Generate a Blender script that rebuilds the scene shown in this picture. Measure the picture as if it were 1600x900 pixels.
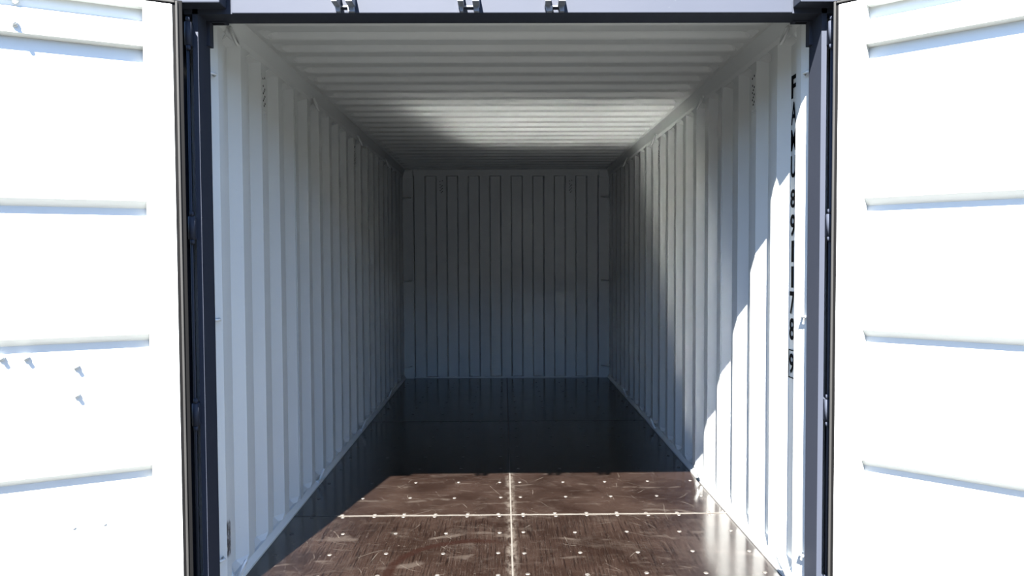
import bpy, bmesh, math, random
from mathutils import Vector, Matrix

random.seed(7)
for o in list(bpy.data.objects):
    bpy.data.objects.remove(o)
scene = bpy.context.scene
COL = scene.collection

# ------------------------------------------------------------------ camera
CX, CD, CH = -0.0331, 3.0913, 1.3653
PITCH, YAW, ROLL, FPX = 0.0370, 0.0107, -0.0048, 1223.35
cam_d = bpy.data.cameras.new('camera')
cam_d.sensor_width = 36.0
cam_d.lens = FPX / 1600.0 * 36.0
cam_d.clip_start = 0.05
cam = bpy.data.objects.new('camera', cam_d)
COL.objects.link(cam)
F = Vector((math.sin(YAW) * math.cos(PITCH), math.cos(YAW) * math.cos(PITCH), -math.sin(PITCH)))
R = Vector((math.cos(YAW), -math.sin(YAW), 0))
U = R.cross(F)
R2 = math.cos(ROLL) * R + math.sin(ROLL) * U
U2 = -math.sin(ROLL) * R + math.cos(ROLL) * U
m = Matrix((R2, U2, -F)).transposed().to_4x4()
m.translation = Vector((CX, -CD, CH))
cam.matrix_world = m
scene.camera = cam

# ------------------------------------------------------------------ sky, sun, exposure
SUN_DIR = Vector((0.217, 1.0, -1.151))          # the way the light travels
SUN_EL = math.atan2(1.151, math.hypot(0.217, 1.0))
world = bpy.data.worlds.new('sky')
scene.world = world
world.use_nodes = True
wn = world.node_tree
wn.nodes.clear()
w_out = wn.nodes.new('ShaderNodeOutputWorld')
w_bg = wn.nodes.new('ShaderNodeBackground')
w_sky = wn.nodes.new('ShaderNodeTexSky')
w_sky.sky_type = 'NISHITA'
w_sky.sun_disc = False
w_sky.sun_elevation = SUN_EL
w_sky.sun_rotation = math.pi + math.atan2(0.217, 1.0)
w_sky.air_density = 1.0
w_sky.dust_density = 0.3
w_sky.ozone_density = 1.0
w_bg.inputs['Strength'].default_value = 0.20
w_tint = wn.nodes.new('ShaderNodeMix')              # white balance of the shade
w_tint.data_type = 'RGBA'
w_tint.blend_type = 'MULTIPLY'
w_tint.inputs[0].default_value = 1.0
w_tint.inputs[7].default_value = (0.87, 0.99, 1.16, 1)
wn.links.new(w_sky.outputs[0], w_tint.inputs[6])
wn.links.new(w_tint.outputs[2], w_bg.inputs['Color'])
wn.links.new(w_bg.outputs[0], w_out.inputs['Surface'])

sun_d = bpy.data.lights.new('sun', 'SUN')
sun_d.energy = 27.0
sun_d.angle = math.radians(0.53)
sun_d.color = (1.0, 0.965, 0.91)
sun = bpy.data.objects.new('sun', sun_d)
COL.objects.link(sun)
sun.rotation_euler = SUN_DIR.to_track_quat('-Z', 'Y').to_euler()
sun.location = (-3, -10, 12)

scene.view_settings.view_transform = 'Standard'
scene.view_settings.look = 'None'
scene.view_settings.gamma = 1.0
scene.view_settings.use_curve_mapping = False
scene.view_settings.exposure = 2.27
scene.cycles.blur_glossy = 0.0
scene.cycles.sample_clamp_indirect = 0.0

# ------------------------------------------------------------------ materials
MATS = {}


def new_mat(name, col, rough=0.5, spec=0.5, metal=0.0):
    mt = bpy.data.materials.new(name)
    mt.use_nodes = True
    b = mt.node_tree.nodes['Principled BSDF']
    b.inputs['Base Color'].default_value = (*col, 1)
    b.inputs['Roughness'].default_value = rough
    b.inputs['Specular IOR Level'].default_value = spec
    b.inputs['Metallic'].default_value = metal
    MATS[name] = mt
    return mt, mt.node_tree, b


def nd(nt, typ, **kw):
    n = nt.nodes.new(typ)
    for k, v in kw.items():
        if k in n.inputs:
            n.inputs[k].default_value = v
        else:
            setattr(n, k, v)
    return n


def mth(nt, op, a, b=None, c=None, clamp=False):
    n = nt.nodes.new('ShaderNodeMath')
    n.operation = op
    n.use_clamp = clamp
    for i, v in enumerate((a, b, c)):
        if v is None:
            continue
        if isinstance(v, (int, float)):
            n.inputs[i].default_value = v
        else:
            nt.links.new(v, n.inputs[i])
    return n.outputs[0]


def sstep(nt, v, lo, hi):
    n = nt.nodes.new('ShaderNodeMapRange')
    n.interpolation_type = 'SMOOTHSTEP'
    n.inputs['From Min'].default_value = lo
    n.inputs['From Max'].default_value = hi
    nt.links.new(v, n.inputs['Value'])
    return n.outputs[0]


def mixc(nt, fac, a, b):
    n = nt.nodes.new('ShaderNodeMix')
    n.data_type = 'RGBA'
    if isinstance(fac, (int, float)):
        n.inputs[0].default_value = fac
    else:
        nt.links.new(fac, n.inputs[0])
    for i, v in ((6, a), (7, b)):
        if isinstance(v, tuple):
            n.inputs[i].default_value = (*v, 1)
        else:
            nt.links.new(v, n.inputs[i])
    return n.outputs[2]


def noise(nt, vec, scale, detail=4, rough=0.6, sc3=None, dist=0.0):
    if sc3:
        mp = nt.nodes.new('ShaderNodeMapping')
        mp.inputs['Scale'].default_value = sc3
        nt.links.new(vec, mp.inputs['Vector'])
        vec = mp.outputs[0]
    n = nt.nodes.new('ShaderNodeTexNoise')
    n.inputs['Scale'].default_value = scale
    n.inputs['Detail'].default_value = detail
    n.inputs['Roughness'].default_value = rough
    n.inputs['Distortion'].default_value = dist
    nt.links.new(vec, n.inputs['Vector'])
    return n.outputs['Fac']


def wpos(nt):
    return nt.nodes.new('ShaderNodeNewGeometry').outputs['Position']


def sepxyz(nt, v):
    n = nt.nodes.new('ShaderNodeSeparateXYZ')
    nt.links.new(v, n.inputs[0])
    return n.outputs


def bump(nt, b, h, strength=0.1, dist=0.002):
    n = nt.nodes.new('ShaderNodeBump')
    n.inputs['Strength'].default_value = strength
    n.inputs['Distance'].default_value = dist
    nt.links.new(h, n.inputs['Height'])
    nt.links.new(n.outputs[0], b.inputs['Normal'])


# white enamel of the inside, faintly mottled
def white_paint(name, scuffs=False):
    mt, nt, b = new_mat(name, (0.80, 0.82, 0.80), 0.42, 0.4)
    p = wpos(nt)
    n1 = noise(nt, p, 2.2, 5)
    col = mixc(nt, n1, (0.272, 0.283, 0.278), (0.292, 0.303, 0.298))
    specks = sstep(nt, noise(nt, p, 60, 2, 0.5), 0.77, 0.80)
    col = mixc(nt, mth(nt, 'MULTIPLY', specks, 0.45), col, (0.16, 0.15, 0.14))
    if scuffs:
        x, y, z = sepxyz(nt, p)
        inz = mth(nt, 'MULTIPLY', sstep(nt, z, 0.135, 0.16), mth(nt, 'SUBTRACT', 1.0, sstep(nt, z, 0.28, 0.305)))
        iny = mth(nt, 'MULTIPLY', sstep(nt, y, 0.086, 0.094), mth(nt, 'SUBTRACT', 1.0, sstep(nt, y, 0.128, 0.138)))
        msk = mth(nt, 'MULTIPLY', inz, iny)
        rag = sstep(nt, noise(nt, p, 55, 5, 0.7, (1, 2.2, 0.6)), 0.40, 0.50)
        msk = mth(nt, 'MULTIPLY', msk, rag)
        col = mixc(nt, msk, col, (0.02, 0.019, 0.02))
    nt.links.new(col, b.inputs['Base Color'])
    bump(nt, b, noise(nt, p, 9, 3), 0.12, 0.004)
    return mt


white_paint('white_enamel')
white_paint('white_enamel_scuffed', True)

mt, nt, b = new_mat('blue_grey_paint', (0.16, 0.178, 0.225), 0.55, 0.07)
p = wpos(nt)
n1 = noise(nt, p, 5, 5)
col = mixc(nt, n1, (0.0118, 0.0140, 0.0200), (0.0140, 0.0160, 0.0222))
chips = sstep(nt, noise(nt, p, 42, 4, 0.6), 0.735, 0.76)
col = mixc(nt, mth(nt, 'MULTIPLY', chips, 0.6), col, (0.03, 0.033, 0.036))
nt.links.new(col, b.inputs['Base Color'])
bump(nt, b, noise(nt, p, 30, 3), 0.08, 0.002)

mt, nt, b = new_mat('black_rubber', (0.0010, 0.0010, 0.0011), 0.6, 0.05)
mt, nt, b = new_mat('dusty_rubber', (0.10, 0.10, 0.098), 0.7, 0.25)
p = wpos(nt)
n1 = noise(nt, p, 14, 5, 0.65, (1, 1, 0.35))
nt.links.new(mixc(nt, n1, (0.0016, 0.0016, 0.0016), (0.0050, 0.0049, 0.0046)), b.inputs['Base Color'])
new_mat('stencil_black', (0.0020, 0.0022, 0.0028), 0.9, 0.02)
new_mat('hole_dark', (0.003, 0.003, 0.0035), 0.9, 0.03)
mt, nt, b = new_mat('keeper_steel', (0.055, 0.062, 0.075), 0.45, 0.5)
mt, nt, b = new_mat('bolt_white', (0.28, 0.29, 0.285), 0.5, 0.4)

mt, nt, b = new_mat('screw_head', (0.34, 0.30, 0.25), 0.5, 0.4)
p = wpos(nt)
nt.links.new(mixc(nt, noise(nt, p, 30, 4), (0.007, 0.0060, 0.0052), (0.026, 0.0232, 0.0205)), b.inputs['Base Color'])
mt, nt, b = new_mat('joint_sealant', (0.36, 0.32, 0.27), 0.6, 0.3)
p = wpos(nt)
nt.links.new(mixc(nt, noise(nt, p, 18, 5), (0.012, 0.0105, 0.0088), (0.040, 0.037, 0.033)), b.inputs['Base Color'])


# dark brown film-faced plywood: grain, dust, scratches, a dark arc where something was dragged
def plywood():
    mt, nt, b = new_mat('plywood_film', (0.03, 0.02, 0.016), 0.28, 0.5)
    p = wpos(nt)
    x, y, z = sepxyz(nt, p)
    dark, mid = (0.00265, 0.00144, 0.00106), (0.00589, 0.00371, 0.00292)
    dust, pale = (0.0120, 0.0095, 0.0080), (0.0300, 0.0262, 0.0225)
    blot = noise(nt, p, 2.6, 6, 0.62, None, 0.4)
    col = mixc(nt, sstep(nt, blot, 0.33, 0.68), dark, mid)
    # lengthwise pressed grain, on the front sheets only
    grain = noise(nt, p, 9, 5, 0.75, (13, 0.35, 1))
    fine = noise(nt, p, 20, 4, 0.7, (13, 0.3, 1))
    front = mth(nt, 'SUBTRACT', 1.0, sstep(nt, y, 1.02, 1.05))
    g = mth(nt, 'MULTIPLY', sstep(nt, grain, 0.50, 0.40), front)
    col = mixc(nt, mth(nt, 'MULTIPLY', g, 0.95), col, (0.00144, 0.00080, 0.00064))
    g2 = mth(nt, 'MULTIPLY', sstep(nt, fine, 0.55, 0.68), front)
    col = mixc(nt, mth(nt, 'MULTIPLY', g2, 0.75), col, dust)
    # dust film
    d1 = sstep(nt, noise(nt, p, 3.4, 7, 0.7, (1, 1.5, 1), 1.2), 0.50, 0.78)
    col = mixc(nt, mth(nt, 'MULTIPLY', d1, 0.55), col, dust)
    d2 = sstep(nt, noise(nt, p, 9, 6, 0.75, (0.6, 2.4, 1), 0.6), 0.56, 0.74)
    col = mixc(nt, mth(nt, 'MULTIPLY', d2, 0.9), col, dust)
    # curved swirls of wiped dust
    wv = nt.nodes.new('ShaderNodeTexWave')
    wv.wave_type = 'RINGS'
    wv.inputs['Scale'].default_value = 1.1
    wv.inputs['Distortion'].default_value = 7.0
    wv.inputs['Detail'].default_value = 3.0
    wv.inputs['Detail Scale'].default_value = 1.3
    nt.links.new(p, wv.inputs['Vector'])
    sw = mth(nt, 'MULTIPLY', sstep(nt, wv.outputs['Fac'], 0.93, 1.0), sstep(nt, noise(nt, p, 5, 3), 0.5, 0.62))
    col = mixc(nt, mth(nt, 'MULTIPLY', sw, 0.8), col, dust)
    # scratches: sparse straight hairlines in several directions, broken up by noise
    for ang, freq, thr, lo in ((0.45, 7.0, 0.020, 0.60), (-0.85, 5.0, 0.016, 0.61), (1.30, 6.0, 0.016, 0.60), (-0.2, 4.0, 0.014, 0.60), (0.95, 9.0, 0.02, 0.63)):
        v = mth(nt, 'ADD', mth(nt, 'MULTIPLY', x, math.cos(ang)), mth(nt, 'MULTIPLY', y, math.sin(ang)))
        v = mth(nt, 'ADD', v, mth(nt, 'MULTIPLY', noise(nt, p, 1.7 + ang * 0.3, 2, 0.5), 0.35))
        line = mth(nt, 'LESS_THAN', mth(nt, 'FRACT', mth(nt, 'MULTIPLY', v, freq)), thr)
        brk = sstep(nt, noise(nt, p, 4.2 + ang, 3, 0.6), lo - 0.05, lo + 0.03)
        col = mixc(nt, mth(nt, 'MULTIPLY', mth(nt, 'MULTIPLY', line, brk), 0.55), col, pale)
    # specks of grit
    sp = sstep(nt, noise(nt, p, 75, 2, 0.5), 0.715, 0.74)
    col = mixc(nt, mth(nt, 'MULTIPLY', sp, 0.65), col, pale)
    # dust lying along the joints
    jc = mth(nt, 'SUBTRACT', 1.0, sstep(nt, mth(nt, 'ABSOLUTE', x), 0.004, 0.040))
    jc = mth(nt, 'MULTIPLY', jc, sstep(nt, noise(nt, p, 26, 5, 0.7, (1, 0.5, 1)), 0.38, 0.66))
    col = mixc(nt, mth(nt, 'MULTIPLY', jc, 0.75), col, pale)
    jx = mth(nt, 'SUBTRACT', 1.0, sstep(nt, mth(nt, 'ABSOLUTE', mth(nt, 'SUBTRACT', y, 1.043)), 0.004, 0.026))
    jx = mth(nt, 'MULTIPLY', jx, sstep(nt, noise(nt, p, 26, 5, 0.7, (0.4, 1, 1)), 0.42, 0.68))
    col = mixc(nt, mth(nt, 'MULTIPLY', jx, 0.7), col, pale)
    # the dark drag arc
    dx = mth(nt, 'SUBTRACT', x, -0.16)
    dy = mth(nt, 'SUBTRACT', y, 0.27)
    rr = mth(nt, 'SQRT', mth(nt, 'ADD', mth(nt, 'MULTIPLY', dx, dx), mth(nt, 'MULTIPLY', dy, dy)))
    rr = mth(nt, 'ADD', rr, mth(nt, 'MULTIPLY', mth(nt, 'SUBTRACT', noise(nt, p, 3, 2), 0.5), 0.06))
    arc = mth(nt, 'SUBTRACT', 1.0, sstep(nt, mth(nt, 'ABSOLUTE', mth(nt, 'SUBTRACT', rr, 0.385)), 0.012, 0.034))
    arc = mth(nt, 'MULTIPLY', arc, mth(nt, 'SUBTRACT', 1.0, sstep(nt, x, -0.18, 0.02)))
    col = mixc(nt, mth(nt, 'MULTIPLY', arc, 0.85), col, (0.00318, 0.00138, 0.00101))
    nt.links.new(col, b.inputs['Base Color'])
    rgh = mth(nt, 'ADD', 0.10, mth(nt, 'MULTIPLY', blot, 0.15))
    nt.links.new(rgh, b.inputs['Roughness'])
    b.inputs['Specular IOR Level'].default_value = 0.5
    bump(nt, b, mth(nt, 'ADD', mth(nt, 'MULTIPLY', grain, front), mth(nt, 'MULTIPLY', noise(nt, p, 3, 3), 0.5)), 0.10, 0.0012)


plywood()

mt, nt, b = new_mat('yard_asphalt', (0.36, 0.35, 0.33), 0.85, 0.2)
p = wpos(nt)
nt.links.new(mixc(nt, noise(nt, p, 1.5, 8, 0.7), (0.017, 0.017, 0.016), (0.026, 0.026, 0.024)), b.inputs['Base Color'])


# ------------------------------------------------------------------ mesh helpers
class MB:
    """collects shapes and links them as one mesh object"""

    def __init__(self):
        self.v, self.f, self.sm = [], [], []

    def add(self, vs, fs, smooth=False):
        o = len(self.v)
        self.v += [tuple(q) for q in vs]
        self.f += [tuple(i + o for i in f) for f in fs]
        self.sm += [smooth] * len(fs)
        return self

    def box(self, x0, x1, y0, y1, z0, z1):
        vs = [(x, y, z) for z in (z0, z1) for y in (y0, y1) for x in (x0, x1)]
        return self.add(vs, [(0, 2, 3, 1), (4, 5, 7, 6), (0, 1, 5, 4), (2, 6, 7, 3), (0, 4, 6, 2), (1, 3, 7, 5)])

    def prism(self, poly, a, b, axis):
        """poly: 2-D outline; extruded from a to b along axis ('x': poly=(y,z), 'y': (x,z), 'z': (x,y))"""
        def P(q, t):
            return {'x': (t, q[0], q[1]), 'y': (q[0], t, q[1]), 'z': (q[0], q[1], t)}[axis]
        n = len(poly)
        vs = [P(q, a) for q in poly] + [P(q, b) for q in poly]
        fs = [(i, (i + 1) % n, n + (i + 1) % n, n + i) for i in range(n)]
        fs += [tuple(range(n - 1, -1, -1)), tuple(range(n, 2 * n))]
        return self.add(vs, fs)

    def tube(self, pts, r, n=8, closed=False):
        pts = [Vector(q) for q in pts]
        k = len(pts)
        vs, fs = [], []
        up = None
        for i, q in enumerate(pts):
            a = pts[(i - 1) % k] if (closed or i > 0) else q
            c = pts[(i + 1) % k] if (closed or i < k - 1) else q
            t = (c - a).normalized()
            if up is None:
                up = t.orthogonal().normalized()
            up = (up - t * up.dot(t))
            up = up.normalized() if up.length > 1e-6 else t.orthogonal().normalized()
            s = t.cross(up)
            for j in range(n):
                an = 2 * math.pi * j / n
                vs.append(q + (up * math.cos(an) + s * math.sin(an)) * r)
        m_ = k if closed else k - 1
        for i in range(m_):
            for j in range(n):
                fs.append((i * n + j, i * n + (j + 1) % n, ((i + 1) % k) * n + (j + 1) % n, ((i + 1) % k) * n + j))
        if not closed:
            fs.append(tuple(range(n - 1, -1, -1)))
            fs.append(tuple(range((k - 1) * n, k * n)))
        return self.add(vs, fs, True)

    def cyl(self, c, r, z0, z1, n=12):
        return self.tube([(c[0], c[1], z0), (c[0], c[1], z1)], r, n)

    def sheet(self, prof, ts, fn):
        """prof: list of profile samples, ts: list of sweep samples, fn(p, t) -> point"""
        vs = [fn(q, t) for t in ts for q in prof]
        n = len(prof)
        fs = [(j * n + i, j * n + i + 1, (j + 1) * n + i + 1, (j + 1) * n + i) for j in range(len(ts) - 1) for i in range(n - 1)]
        return self.add(vs, fs)

    def mesh(self, name, mat, bevel=0.0, recalc=True):
        me = bpy.data.meshes.new(name)
        me.from_pydata(self.v, [], self.f)
        me.polygons.foreach_set('use_smooth', self.sm)
        if recalc:
            bm = bmesh.new()
            bm.from_mesh(me)
            bmesh.ops.recalc_face_normals(bm, faces=bm.faces)
            bm.to_mesh(me)
            bm.free()
        me.materials.append(MATS[mat])
        return me

    def build(self, name, mat, parent=None, bevel=0.0, solid=0.0):
        return place(name, self.mesh(name, mat), parent, bevel, solid)


def place(name, me, parent=None, bevel=0.0, solid=0.0, loc=None, rot=None):
    o = bpy.data.objects.new(name, me)
    COL.objects.link(o)
    if parent:
        o.parent = parent
    if loc is not None:
        o.location = loc
    if rot is not None:
        o.rotation_euler = rot
    if solid:
        md = o.modifiers.new('thickness', 'SOLIDIFY')
        md.thickness = solid
        md.offset = 0
    if bevel:
        md = o.modifiers.new('bevel', 'BEVEL')
        md.width = bevel
        md.segments = 2
        md.limit_method = 'ANGLE'
    return o


def root(name, label, cat, loc=(0, 0, 0), rz=0.0):
    o = bpy.data.objects.new(name, None)
    COL.objects.link(o)
    o.empty_display_size = 0.1
    o.location = loc
    o.rotation_euler = (0, 0, rz)
    o['label'] = label
    o['category'] = cat
    o['kind'] = 'structure'
    return o


# ------------------------------------------------------------------ ground outside
L = 5.88           # inside length
HW = 1.176         # inner flats of the side corrugation
DEP = 0.036        # depth of the side corrugation
g = MB()
g.box(-60, 60, -60, 60, -0.40, -0.17)
o = g.build('ground', 'yard_asphalt')
o['kind'] = 'structure'
o['label'] = 'sunlit dark asphalt yard under and around the container'
o['category'] = 'ground'

# unseen building added behind the camera to keep low sky off the back wall
mt, nt, b = new_mat('blocker_cladding', (0.03, 0.035, 0.04), 0.7, 0.2)
blocker = root('horizon_blocker', 'long low dark unseen building, added behind the camera to block the low sky', 'added sky blocker')
q = MB()
q.sheet([(-32 + 0.5 * i, (i % 4) // 2) for i in range(129)], [-0.17, 5.2], lambda a, t: (a[0], -16.0 - 0.08 * a[1], t))
q.build('blocker_front', 'blocker_cladding', blocker, 0, 0.01)
MB().prism([(-15.8, 5.15), (-15.8, 5.3), (-21, 6.0), (-26.2, 5.3), (-26.2, 5.15)], -32.3, 32.3, 'x').build('roof', 'blocker_cladding', blocker)  # roof of the added sky blocker
MB().box(-32, 32, -26, -16.12, -0.17, 5.2).build('blocker_hall', 'blocker_cladding', blocker)

# ------------------------------------------------------------------ floor
floor = root('floor', 'dark brown film-faced plywood container floor, scratched and dusty in the sun', 'floor')
FE = 1.158
JY = [0.0, 1.043, 3.47, L]
GAP = 0.004
MB().box(-1.16, 1.16, 0.0, L, -0.10, -0.030).build('floor_bearer', 'blue_grey_paint', floor)
MB().box(-1.165, 1.165, -0.10, -0.002, -0.16, -0.004).build('door_sill', 'blue_grey_paint', floor, 0.004)
screw_me = MB()
n = 10
screw_me.add([(0.0115 * math.cos(2 * math.pi * i / n), 0.0115 * math.sin(2 * math.pi * i / n), -0.001) for i in range(n)]
             + [(0.0095 * math.cos(2 * math.pi * i / n), 0.0095 * math.sin(2 * math.pi * i / n), 0.0014) for i in range(n)]
             + [(0, 0, 0.0006)],
             [(i, (i + 1) % n, n + (i + 1) % n, n + i) for i in range(n)] + [(n + i, n + (i + 1) % n, 2 * n) for i in range(n)])
screw_me = screw_me.mesh('screw', 'screw_head')
for r in range(3):
    for s in (-1, 1):
        x0, x1 = (GAP, FE) if s > 0 else (-FE, -GAP)
        y0, y1 = JY[r] + (GAP if r else 0), JY[r + 1] - GAP
        pn = MB().box(x0, x1, y0, y1, -0.028, 0.0).build('floor_panel', 'plywood_film', floor, 0.0015)
        rows = []
        if r == 0:
            rows = [(0.249, 0), (0.50, 0), (0.772, 0), (1.024, 1)]
        elif r == 1:
            rows = [(1.062, 1)] + [(1.351 + 0.305 * k, 0) for k in range(7)] + [(3.452, 1)]
        else:
            rows = [(3.488, 1)] + [(3.78 + 0.29 * k, 0) for k in range(7)]
        for yy, dense in rows:
            xs = (0.063, 0.236, 0.401, 0.567, 0.728, 0.897, 1.06) if dense else (0.061, 0.321, 0.580, 0.841, 1.100)
            for xx in xs:
                place('screw', screw_me, pn, loc=(s * xx + random.uniform(-.006, .006), yy + random.uniform(-.006, .006), 0.0005),
                      rot=(0, 0, random.uniform(0, 3)))
MB().box(-GAP, GAP, 0.0, L, -0.028, 0.0012).build('joint_strip', 'joint_sealant', floor)
for yy in JY[1:3]:
    MB().box(-FE, FE, yy - GAP - 0.001, yy + GAP + 0.001, -0.028, 0.0016).build('joint_strip', 'joint_sealant', floor)

# ------------------------------------------------------------------ side walls
PITCH_Y, START = 0.2855, 0.370


def side_profile(y0, y1):
    """corner points (y, depth) of the corrugation between y0 and y1"""
    pts = []
    k0 = int((y0 - START) / PITCH_Y) - 2
    seq = []
    for k in range(k0, k0 + 30):
        b_ = START + k * PITCH_Y
        seq += [(b_, 0.0), (b_ + 0.074, 0.0), (b_ + 0.144, 1.0), (b_ + 0.216, 1.0)]

    def at(y):
        for (a, da), (c, dc) in zip(seq, seq[1:]):
            if a <= y <= c:
                return da + (dc - da) * (y - a) / (c - a)
        return 0.0
    pts.append((y0, at(y0)))
    pts += [q for q in seq if y0 + 1e-4 < q[0] < y1 - 1e-4]
    pts.append((y1, at(y1)))
    return pts


ring_pts = []
for i in range(17):
    a = math.pi * (0.06 + 1.88 * i / 16)
    ring_pts.append((0.020 * math.sin(a), 0.0, 0.036 * (math.cos(a) - 1)))


def hanging_ring(up):
    q = MB()
    sgn = 1 if up else -1
    pts = [(p_[0], 0.014 + 0.028 * abs(p_[2]) / 0.07, sgn * abs(p_[2])) for p_ in ring_pts]
    q.tube([(p_[1], p_[0], p_[2]) for p_ in pts], 0.0065, 8)
    q.box(-0.004, 0.016, -0.014, 0.014, -0.006, 0.006)
    return q


ring_top = hanging_ring(False).mesh('lashing_ring', 'white_enamel')
ring_low = hanging_ring(True).mesh('lashing_ring', 'white_enamel')

vent_plate = MB().box(-0.0008, 0.0012, -0.033, 0.033, -0.10, 0.075).mesh('vent', 'white_enamel')
vh = MB()
HOLES = [(-0.014, 0.052), (0.014, 0.060)]
for i in range(9):
    HOLES.append(((-0.012, 0.0, 0.012)[(i * 2) % 3], 0.018 - i * 0.0115))
for (hy, hz) in HOLES:
    nn = 8
    vh.add([(0.0022, hy + 0.0055 * math.cos(2 * math.pi * j / nn), hz + 0.0055 * math.sin(2 * math.pi * j / nn)) for j in range(nn)]
           + [(0.0010, hy + 0.0055 * math.cos(2 * math.pi * j / nn), hz + 0.0055 * math.sin(2 * math.pi * j / nn)) for j in range(nn)],
           [tuple(range(nn))] + [(j, (j + 1) % nn, nn + (j + 1) % nn, nn + j) for j in range(nn)])
vent_holes = vh.mesh('vent_hole_pattern', 'hole_dark')
rivet_me = MB().tube([(0.0, 0, 0), (0.004, 0, 0)], 0.005, 8).mesh('rivet', 'bolt_white')


def side_wall(s):
    nm = 'wall_left' if s < 0 else 'wall_right'
    lab = ('white corrugated steel side wall in shade on the left' if s < 0
           else 'white corrugated steel side wall on the right, partly sunlit, with container number')
    w = root(nm, lab, 'wall')
    br = [0.195] + [START + PITCH_Y * (3 + 4 * k) + 0.012 for k in range(4)] + [L + 0.02]
    zt = [(0.022, 0.0), (0.055, 1.0), (2.275, 1.0), (2.305, 0.0)]
    for k in range(len(br) - 1):
        y0, y1 = br[k], br[k + 1] + (0.022 if k < len(br) - 2 else 0)
        off = -0.0035 * (k % 2)
        pf = side_profile(y0, y1)
        MB().sheet(pf, zt, lambda q, t: (s * (HW + off + DEP * q[1] * t[1]), q[0], t[0])).build('wall_panel', 'white_enamel', w, 0.0, 0.0028)
    # bottom rail with a sloped ledge, top rail
    MB().prism([(s * 1.156, 0.0), (s * 1.156, 0.010), (s * 1.174, 0.034), (s * 1.26, 0.034), (s * 1.26, -0.15), (s * 1.156, -0.15)],
               0.0, L + 0.05, 'y').build('bottom_rail', 'white_enamel', w)
    MB().prism([(s * 1.1765, 2.298), (s * 1.165, 2.318), (s * 1.150, 2.376), (s * 1.140, 2.405), (s * 1.26, 2.46), (s * 1.26, 2.298)],
               -0.02, L + 0.05, 'y').build('top_rail', 'white_enamel', w)
    # lashing rings
    for yy in (0.185, 1.60, 3.03, 4.46):
        place('lashing_ring', ring_top, w, loc=(s * 1.168, yy, 2.325), rot=(0, 0, 0 if s < 0 else math.pi))
    for yy in (0.185, 1.62, 3.06, 4.48):
        place('lashing_ring', ring_low, w, loc=(s * 1.170, yy, 0.026), rot=(0, 0, 0 if s < 0 else math.pi))
    # ventilators on the flats
    for k in (1, 5, 9, 13):
        yy = START + PITCH_Y * k + 0.037
        v = place('vent', vent_plate, w, loc=(s * (HW - 0.0020), yy, 2.176), rot=(0, 0, 0 if s < 0 else math.pi))
        place('vent_hole_pattern', vent_holes, v)
        place('rivet', rivet_me, w, loc=(s * (HW - 0.001), yy + 0.012, 2.06), rot=(0, 0, 0 if s < 0 else math.pi))
    return w


wall_l = side_wall(-1)
wall_r = side_wall(1)


def letter(ch, zc, h, wd, parent):
    cu = bpy.data.curves.new('letter', 'FONT')
    cu.body = ch
    cu.size = 1.0
    cu.extrude = 0.0
    cu.offset = 0.022
    tmp = bpy.data.objects.new('letter_tmp', cu)
    COL.objects.link(tmp)
    dg = bpy.context.evaluated_depsgraph_get()
    dg.update()
    me = bpy.data.meshes.new_from_object(tmp.evaluated_get(dg))
    bpy.data.objects.remove(tmp)
    xs = [v.co.x for v in me.vertices]
    ys = [v.co.y for v in me.vertices]
    mx, Mx, my, My = min(xs), max(xs), min(ys), max(ys)
    ww = wd if ch != '1' else wd * 0.45
    for v in me.vertices:                      # letter x runs towards the door (-y), letter y is up
        u = (v.co.x - (mx + Mx) / 2) / (Mx - mx) * ww
        t = (v.co.y - (my + My) / 2) / (My - my) * h
        v.co = (0.0, -u, t)
    me.materials.clear()
    me.materials.append(MATS['stencil_black'])
    o = place('letter', me, parent, loc=(1.2085, 0.2625, zc))
    o['label'] = 'black painted character %s of the container number' % ch
    return o


# painted number on the first recessed flat, characters stacked from top to bottom
for ch, za, zb in (('F', 2.144, 2.046), ('A', 2.030, 1.934), ('M', 1.914, 1.822), ('U', 1.802, 1.708),
                   ('8', 1.658, 1.579), ('9', 1.551, 1.456), ('1', 1.438, 1.346), ('1', 1.328, 1.236),
                   ('7', 1.220, 1.120), ('8', 1.105, 1.010), ('9', 0.952, 0.864)):
    letter(ch, (za + zb) / 2, za - zb, 0.058, wall_r)
fr = MB()
y0, y1, z0, z1, t = 0.226, 0.299, 0.845, 0.968, 0.0045
for a in ((y0, y1, z0, z0 + t), (y0, y1, z1 - t, z1), (y0, y0 + t, z0 + t, z1 - t), (y1 - t, y1, z0 + t, z1 - t)):
    fr.box(1.2080, 1.2090, *a)
fr.build('letter_frame', 'stencil_black', wall_r)['label'] = 'thin black box around the last digit'

# ------------------------------------------------------------------ back wall
wb = root('wall_back', 'dark shaded corrugated steel wall at the far end', 'wall', (0, 0, 0))
prof = [(-1.045, 0.0)]
for c in (-0.861, -0.615, -0.369, -0.123, 0.123, 0.369, 0.615, 0.861):
    prof += [(c - 0.0705, 0.0), (c - 0.0545, 1.0), (c + 0.0545, 1.0), (c + 0.0705, 0.0)]
prof.append((1.045, 0.0))
MB().sheet(prof, [(0.012, 1.0), (2.312, 1.0), (2.320, 0.0)],
           lambda q, t: (q[0], L + 0.045 * q[1] * t[1], t[0])).build('wall_panel', 'white_enamel', wb, 0, 0.003)
MB().box(-1.2, 1.2, L - 0.004, L + 0.10, 2.318, 2.46).build('top_rail', 'white_enamel', wb)
MB().box(-1.2, 1.2, L - 0.006, L + 0.10, -0.10, 0.014).build('bottom_rail', 'white_enamel', wb)
MB().box(-1.26, 1.26, L + 0.06, L + 0.10, -0.15, 2.46).build('outer_skin', 'white_enamel', wb)
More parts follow.
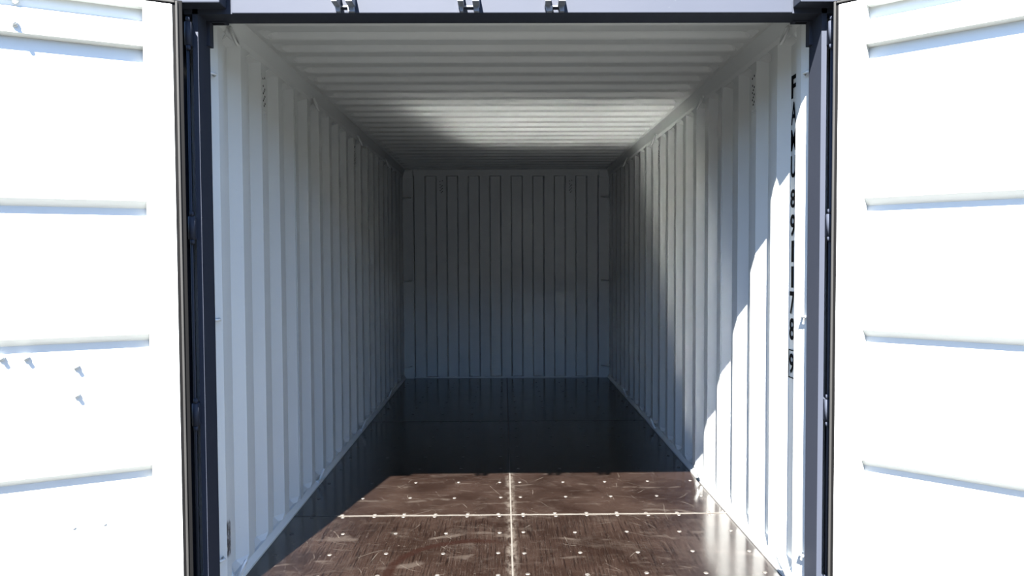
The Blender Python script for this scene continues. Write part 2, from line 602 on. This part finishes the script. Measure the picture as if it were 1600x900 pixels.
for s in (-1, 1):
    MB().box(*sorted((s * 1.054, s * 1.21)), L - 0.018, L + 0.06, -0.05, 2.42).build('corner_post', 'white_enamel', wb, 0.006)
    MB().box(*sorted((s * 1.060, s * 1.165)), L - 0.040, L - 0.018, 2.292, 2.372).build('corner_gusset', 'white_enamel', wb, 0.003)
    for zz in (0.137, 1.113, 2.06):
        MB().tube([(s * 1.17, L - 0.075, zz - 0.004), (s * 1.13, L - 0.07, zz), (s * 1.085, L - 0.022, zz + 0.006)], 0.006, 7).build('lashing_rod', 'white_enamel', wb)
for xx in (-0.738, 0.738):
    v = place('vent', vent_plate, wb, loc=(xx, L - 0.0022, 2.200), rot=(0, 0, -math.pi / 2))
    place('vent_hole_pattern', vent_holes, v)

# ------------------------------------------------------------------ ceiling
RP, R0 = 0.2177, 0.567 - 0.018
cp = [(-0.02, 0.0)]
k = -2
while True:
    b_ = R0 + k * RP
    if b_ + 0.04 > L - 0.05:
        break
    if b_ - 0.12 > 0.02:
        # the sheet steps up behind a flat, runs on, and comes down again towards the back (the bright slope)
        cp += [(b_ - 0.110, 0.0), (b_ - 0.085, 0.7), (b_ - 0.072, 1.0), (b_ - 0.006, 1.0), (b_ + 0.006, 0.8), (b_ + 0.034, 0.15), (b_ + 0.046, 0.0)]
    k += 1
cp.append((L + 0.04, 0.0))
xsn = [(-1.20, 0), (-1.125, 0), (-1.110, 0.35), (-1.090, 0.8), (-1.065, 1.0), (-0.5, 1), (0, 1), (0.5, 1), (1.065, 1.0), (1.090, 0.8), (1.110, 0.35), (1.125, 0), (1.20, 0)]
ce = MB()
ce.sheet(cp, xsn, lambda q, t: (t[0], q[0], 2.387 + 0.022 * q[1] * t[1]))
ce.sm = [False] * len(ce.f)
ceil = ce.build('ceiling', 'white_enamel', None, 0, 0.002)
ceil['kind'] = 'structure'
ceil['label'] = 'white steel roof sheet with crosswise ribs, brightened by light bounced off the floor'
ceil['category'] = 'ceiling'

# ------------------------------------------------------------------ door frame
hd = root('trim_1', 'blue-grey steel header over the doorway with lock keepers and corner blocks', 'door frame')
MB().prism([(-0.120, 2.285), (0.0, 2.285), (0.03, 2.33), (0.03, 2.50), (-0.120, 2.50)], -1.22, 1.22, 'x').build('header_beam', 'blue_grey_paint', hd)
MB().box(-1.041, 1.056, -0.132, -0.118, 2.2835, 2.50).build('header_plate', 'blue_grey_paint', hd, 0.003)
MB().box(-1.17, 1.17, 0.0, 0.04, 2.300, 2.42).build('header_liner', 'white_enamel', hd)
for s in (-1, 1):
    MB().box(*sorted((s * 1.062, s * 1.262)), -0.195, -0.02, 2.303, 2.50).build('corner_casting', 'blue_grey_paint', hd, 0.004)
    br = MB()
    br.box(*sorted((s * 1.095, s * 1.172)), -0.035, 0.004, 2.2785, 2.290)
    br.box(*sorted((s * 1.157, s * 1.172)), -0.035, 0.004, 2.190, 2.284)
    gb = br.build('corner_bracket', 'blue_grey_paint', hd, 0.002)
    MB().box(*sorted((s * 1.108, s * 1.152)), -0.026, -0.012, 2.2775, 2.2795).build('bracket_slot', 'hole_dark', gb)
for (xa, xb, xc, xd) in ((-0.653, -0.632, -0.608, -0.580), (-0.194, -0.177, -0.141, -0.118), (0.127, 0.155, 0.177, 0.198)):
    kp = MB()
    kp.prism([(xa + 0.006, 2.284), (xb - 0.002, 2.284), (xb, 2.306), (xa, 2.306)], -0.150, -0.131, 'y')
    kp.prism([(xc + 0.004, 2.284), (xd, 2.284), (xd - 0.002, 2.306), (xc, 2.306)], -0.150, -0.131, 'y')
    kp.box(xa - 0.002, xd + 0.001, -0.140, -0.131, 2.303, 2.309)
    kp.box(xa - 0.002, xd + 0.001, -0.205, -0.190, 2.322, 2.332)
    kp.box(xa - 0.002, xa + 0.019, -0.205, -0.131, 2.304, 2.36)
    kp.box(xd - 0.024, xd + 0.001, -0.205, -0.131, 2.304, 2.36)
    kp.build('lock_keeper', 'keeper_steel', hd, 0.0015)

HINGE_Z = (2.205, 1.487, 0.785, 0.09)
for s in (-1, 1):
    side = 'left' if s < 0 else 'right'
    po = root('trim_2' if s < 0 else 'trim_3',
              'dark blue-grey steel door post in shade beside the left door' if s < 0 else 'sunlit blue-grey steel door post beside the right door', 'door post')
    pg = [(1.17, 0.0), (1.17, -0.120), (1.190, -0.120), (1.190, 0.02), (1.262, 0.02), (1.262, 0.06), (1.205, 0.06), (1.205, 0.0)]
    MB().prism([(s * x, y) for x, y in pg], -0.16, 2.31, 'z').build('post', 'blue_grey_paint', po)
    MB().box(*sorted((s * 1.248, s * 1.30)), -0.10, 0.06, -0.16, 2.45).build('post_flange', 'blue_grey_paint', po, 0.003)
    lp = [(1.206, 0.001), (1.196, 0.030), (1.180, 0.066), (1.172, 0.088), (1.172, 0.140), (1.214, 0.200), (1.262, 0.200), (1.262, 0.001)]
    MB().prism([(s * x, y) for x, y in lp], -0.02, 2.40, 'z').build('post_liner', 'white_enamel_scuffed' if s < 0 else 'white_enamel', po)['label'] = 'white painted inner lining of the post'
    for zz in (0.158, 1.129, 2.100):
        MB().tube([(s * 1.205, 0.010, zz), (s * 1.174, 0.022, zz), (s * 1.166, 0.042, zz), (s * 1.184, 0.070, zz)], 0.006, 7).build('lashing_rod', 'white_enamel', po)
    MB().cyl((s * 1.200, -0.142), 0.0055, -0.10, 2.24, 8).build('hinge_rod', 'blue_grey_paint', po)
    for zz in HINGE_Z:
        kn = MB()
        kn.cyl((s * 1.197, -0.147), 0.0125, zz - 0.042, zz + 0.042, 12)
        kn.box(*sorted((s * 1.189, s * 1.204)), -0.147, -0.06, zz - 0.040, zz + 0.040)
        hk = kn.build('hinge_knuckle', 'blue_grey_paint', po)
        for e in (-1, 1):
            MB().cyl((s * 1.195, -0.150), 0.0085, zz + e * 0.052 - 0.008, zz + e * 0.052 + 0.008, 8).build('hinge_pin_end', 'blue_grey_paint', hk)

# ------------------------------------------------------------------ doors, swung wide open
BOLTS_L = [(0.5037, 2.154), (0.5038, 2.240), (0.572, 1.041), (0.5012, 1.038), (0.353, 0.998), (0.3533, 0.898)]
RIVETS_L = [(0.3715, 0.429), (0.2768, 0.427)]


def door(name, s, A, ang, label):
    th = math.pi + ang if s < 0 else -ang
    d = root(name, label, 'door', (A[0], A[1], 0), th)
    sy = 1.0 if s < 0 else -1.0                # local y = sy * w ; w points to the viewer

    def Y(*w):
        return sorted(sy * q for q in w)
    TOP, U0, U1, U2_, U3 = 2.287, 0.021, 0.118, 1.055, 1.165
    MB().box(U0, U1, *Y(-0.060, 0.0), -0.06, TOP).build('hinge_stile', 'white_enamel', d, 0.003)
    MB().box(U2_, U3, *Y(-0.060, 0.0), -0.06, TOP).build('lock_stile', 'white_enamel', d, 0.003)
    MB().box(U1 - 0.001, U2_ + 0.001, *Y(-0.060, 0.0), 2.264, TOP).build('top_rail', 'white_enamel', d, 0.002)
    MB().box(U1 - 0.001, U2_ + 0.001, *Y(-0.060, 0.0), -0.06, 0.02).build('bottom_rail', 'white_enamel', d, 0.002)
    # ribbed sheet: (z, w) from bottom to top
    pf = [(0.015, -DEP)]
    for lip in (0.154, 0.629, 1.104, 1.579):
        pf += [(lip - 0.026, -DEP), (lip, 0.0), (lip + 0.066, 0.0), (lip + 0.110, -DEP)]
    pf += [(2.121, -DEP), (2.127, 0.0), (2.196, 0.0), (2.222, -DEP), (2.268, -DEP)]
    MB().sheet(pf, [U1 - 0.004, U2_ + 0.004], lambda q, t: (t, sy * (q[1] - 0.0012), q[0])).build('ribbed_panel', 'white_enamel', d, 0, 0.002)
    # rubber seal round the edge: black core, grey outer lip
    ga = MB()
    ga.box(-0.013 if s < 0 else 0.0, U0, *Y(-0.056, -0.004), -0.08, TOP + 0.018)
    ga.box(U3, U3 + 0.022, *Y(-0.056, -0.004), -0.08, TOP + 0.018)
    ga.box(U0, U3, *Y(-0.056, -0.004), TOP, TOP + 0.018)
    ga.box(U0, U3, *Y(-0.056, -0.004), -0.08, -0.06)
    gk = ga.build('gasket', 'black_rubber', d, 0.002)
    gk['label'] = 'black rubber seal round the door edge'
    li = MB()
    li.box(0.003, 0.011, *Y(-0.045, 0.002), -0.08, TOP + 0.013)
    li.box(U3 + 0.008, U3 + 0.018, *Y(-0.045, 0.002), -0.08, TOP + 0.013)
    li.box(0.013, U3 + 0.008, *Y(-0.045, 0.002), TOP + 0.005, TOP + 0.013)
    li.build('gasket_lip', 'dusty_rubber', gk, 0.002)
    # back skin and hinge straps
    for zz in HINGE_Z:
        MB().box(-0.004, 0.10, *Y(-0.070, -0.058), zz - 0.035, zz + 0.035).build('hinge_strap', 'blue_grey_paint', d, 0.002)
    if s < 0:
        for (u, z) in BOLTS_L:
            w0 = 0.0 if 2.12 < z < 2.2 else -DEP
            q = MB()
            q.tube([(u, sy * (w0 - 0.002), z), (u, sy * (w0 + 0.010), z)], 0.0115, 8)
            q.tube([(u, sy * (w0 + 0.009), z), (u, sy * (w0 + 0.024), z)], 0.0068, 10)
            q.build('bolt', 'bolt_white', d)
        for (u, z) in RIVETS_L:
            MB().tube([(u, sy * (-DEP - 0.002), z), (u, sy * (-DEP + 0.003), z)], 0.0065, 10).build('rivet', 'bolt_white', d)
    return d


door('door_1', -1, (-1.2, -0.22), math.radians(26.5), 'white ribbed steel door swung open on the left, with bolts')
door('door_2', 1, (1.178, -0.200), math.radians(43.0), 'white ribbed steel door swung open on the right, without bolts')
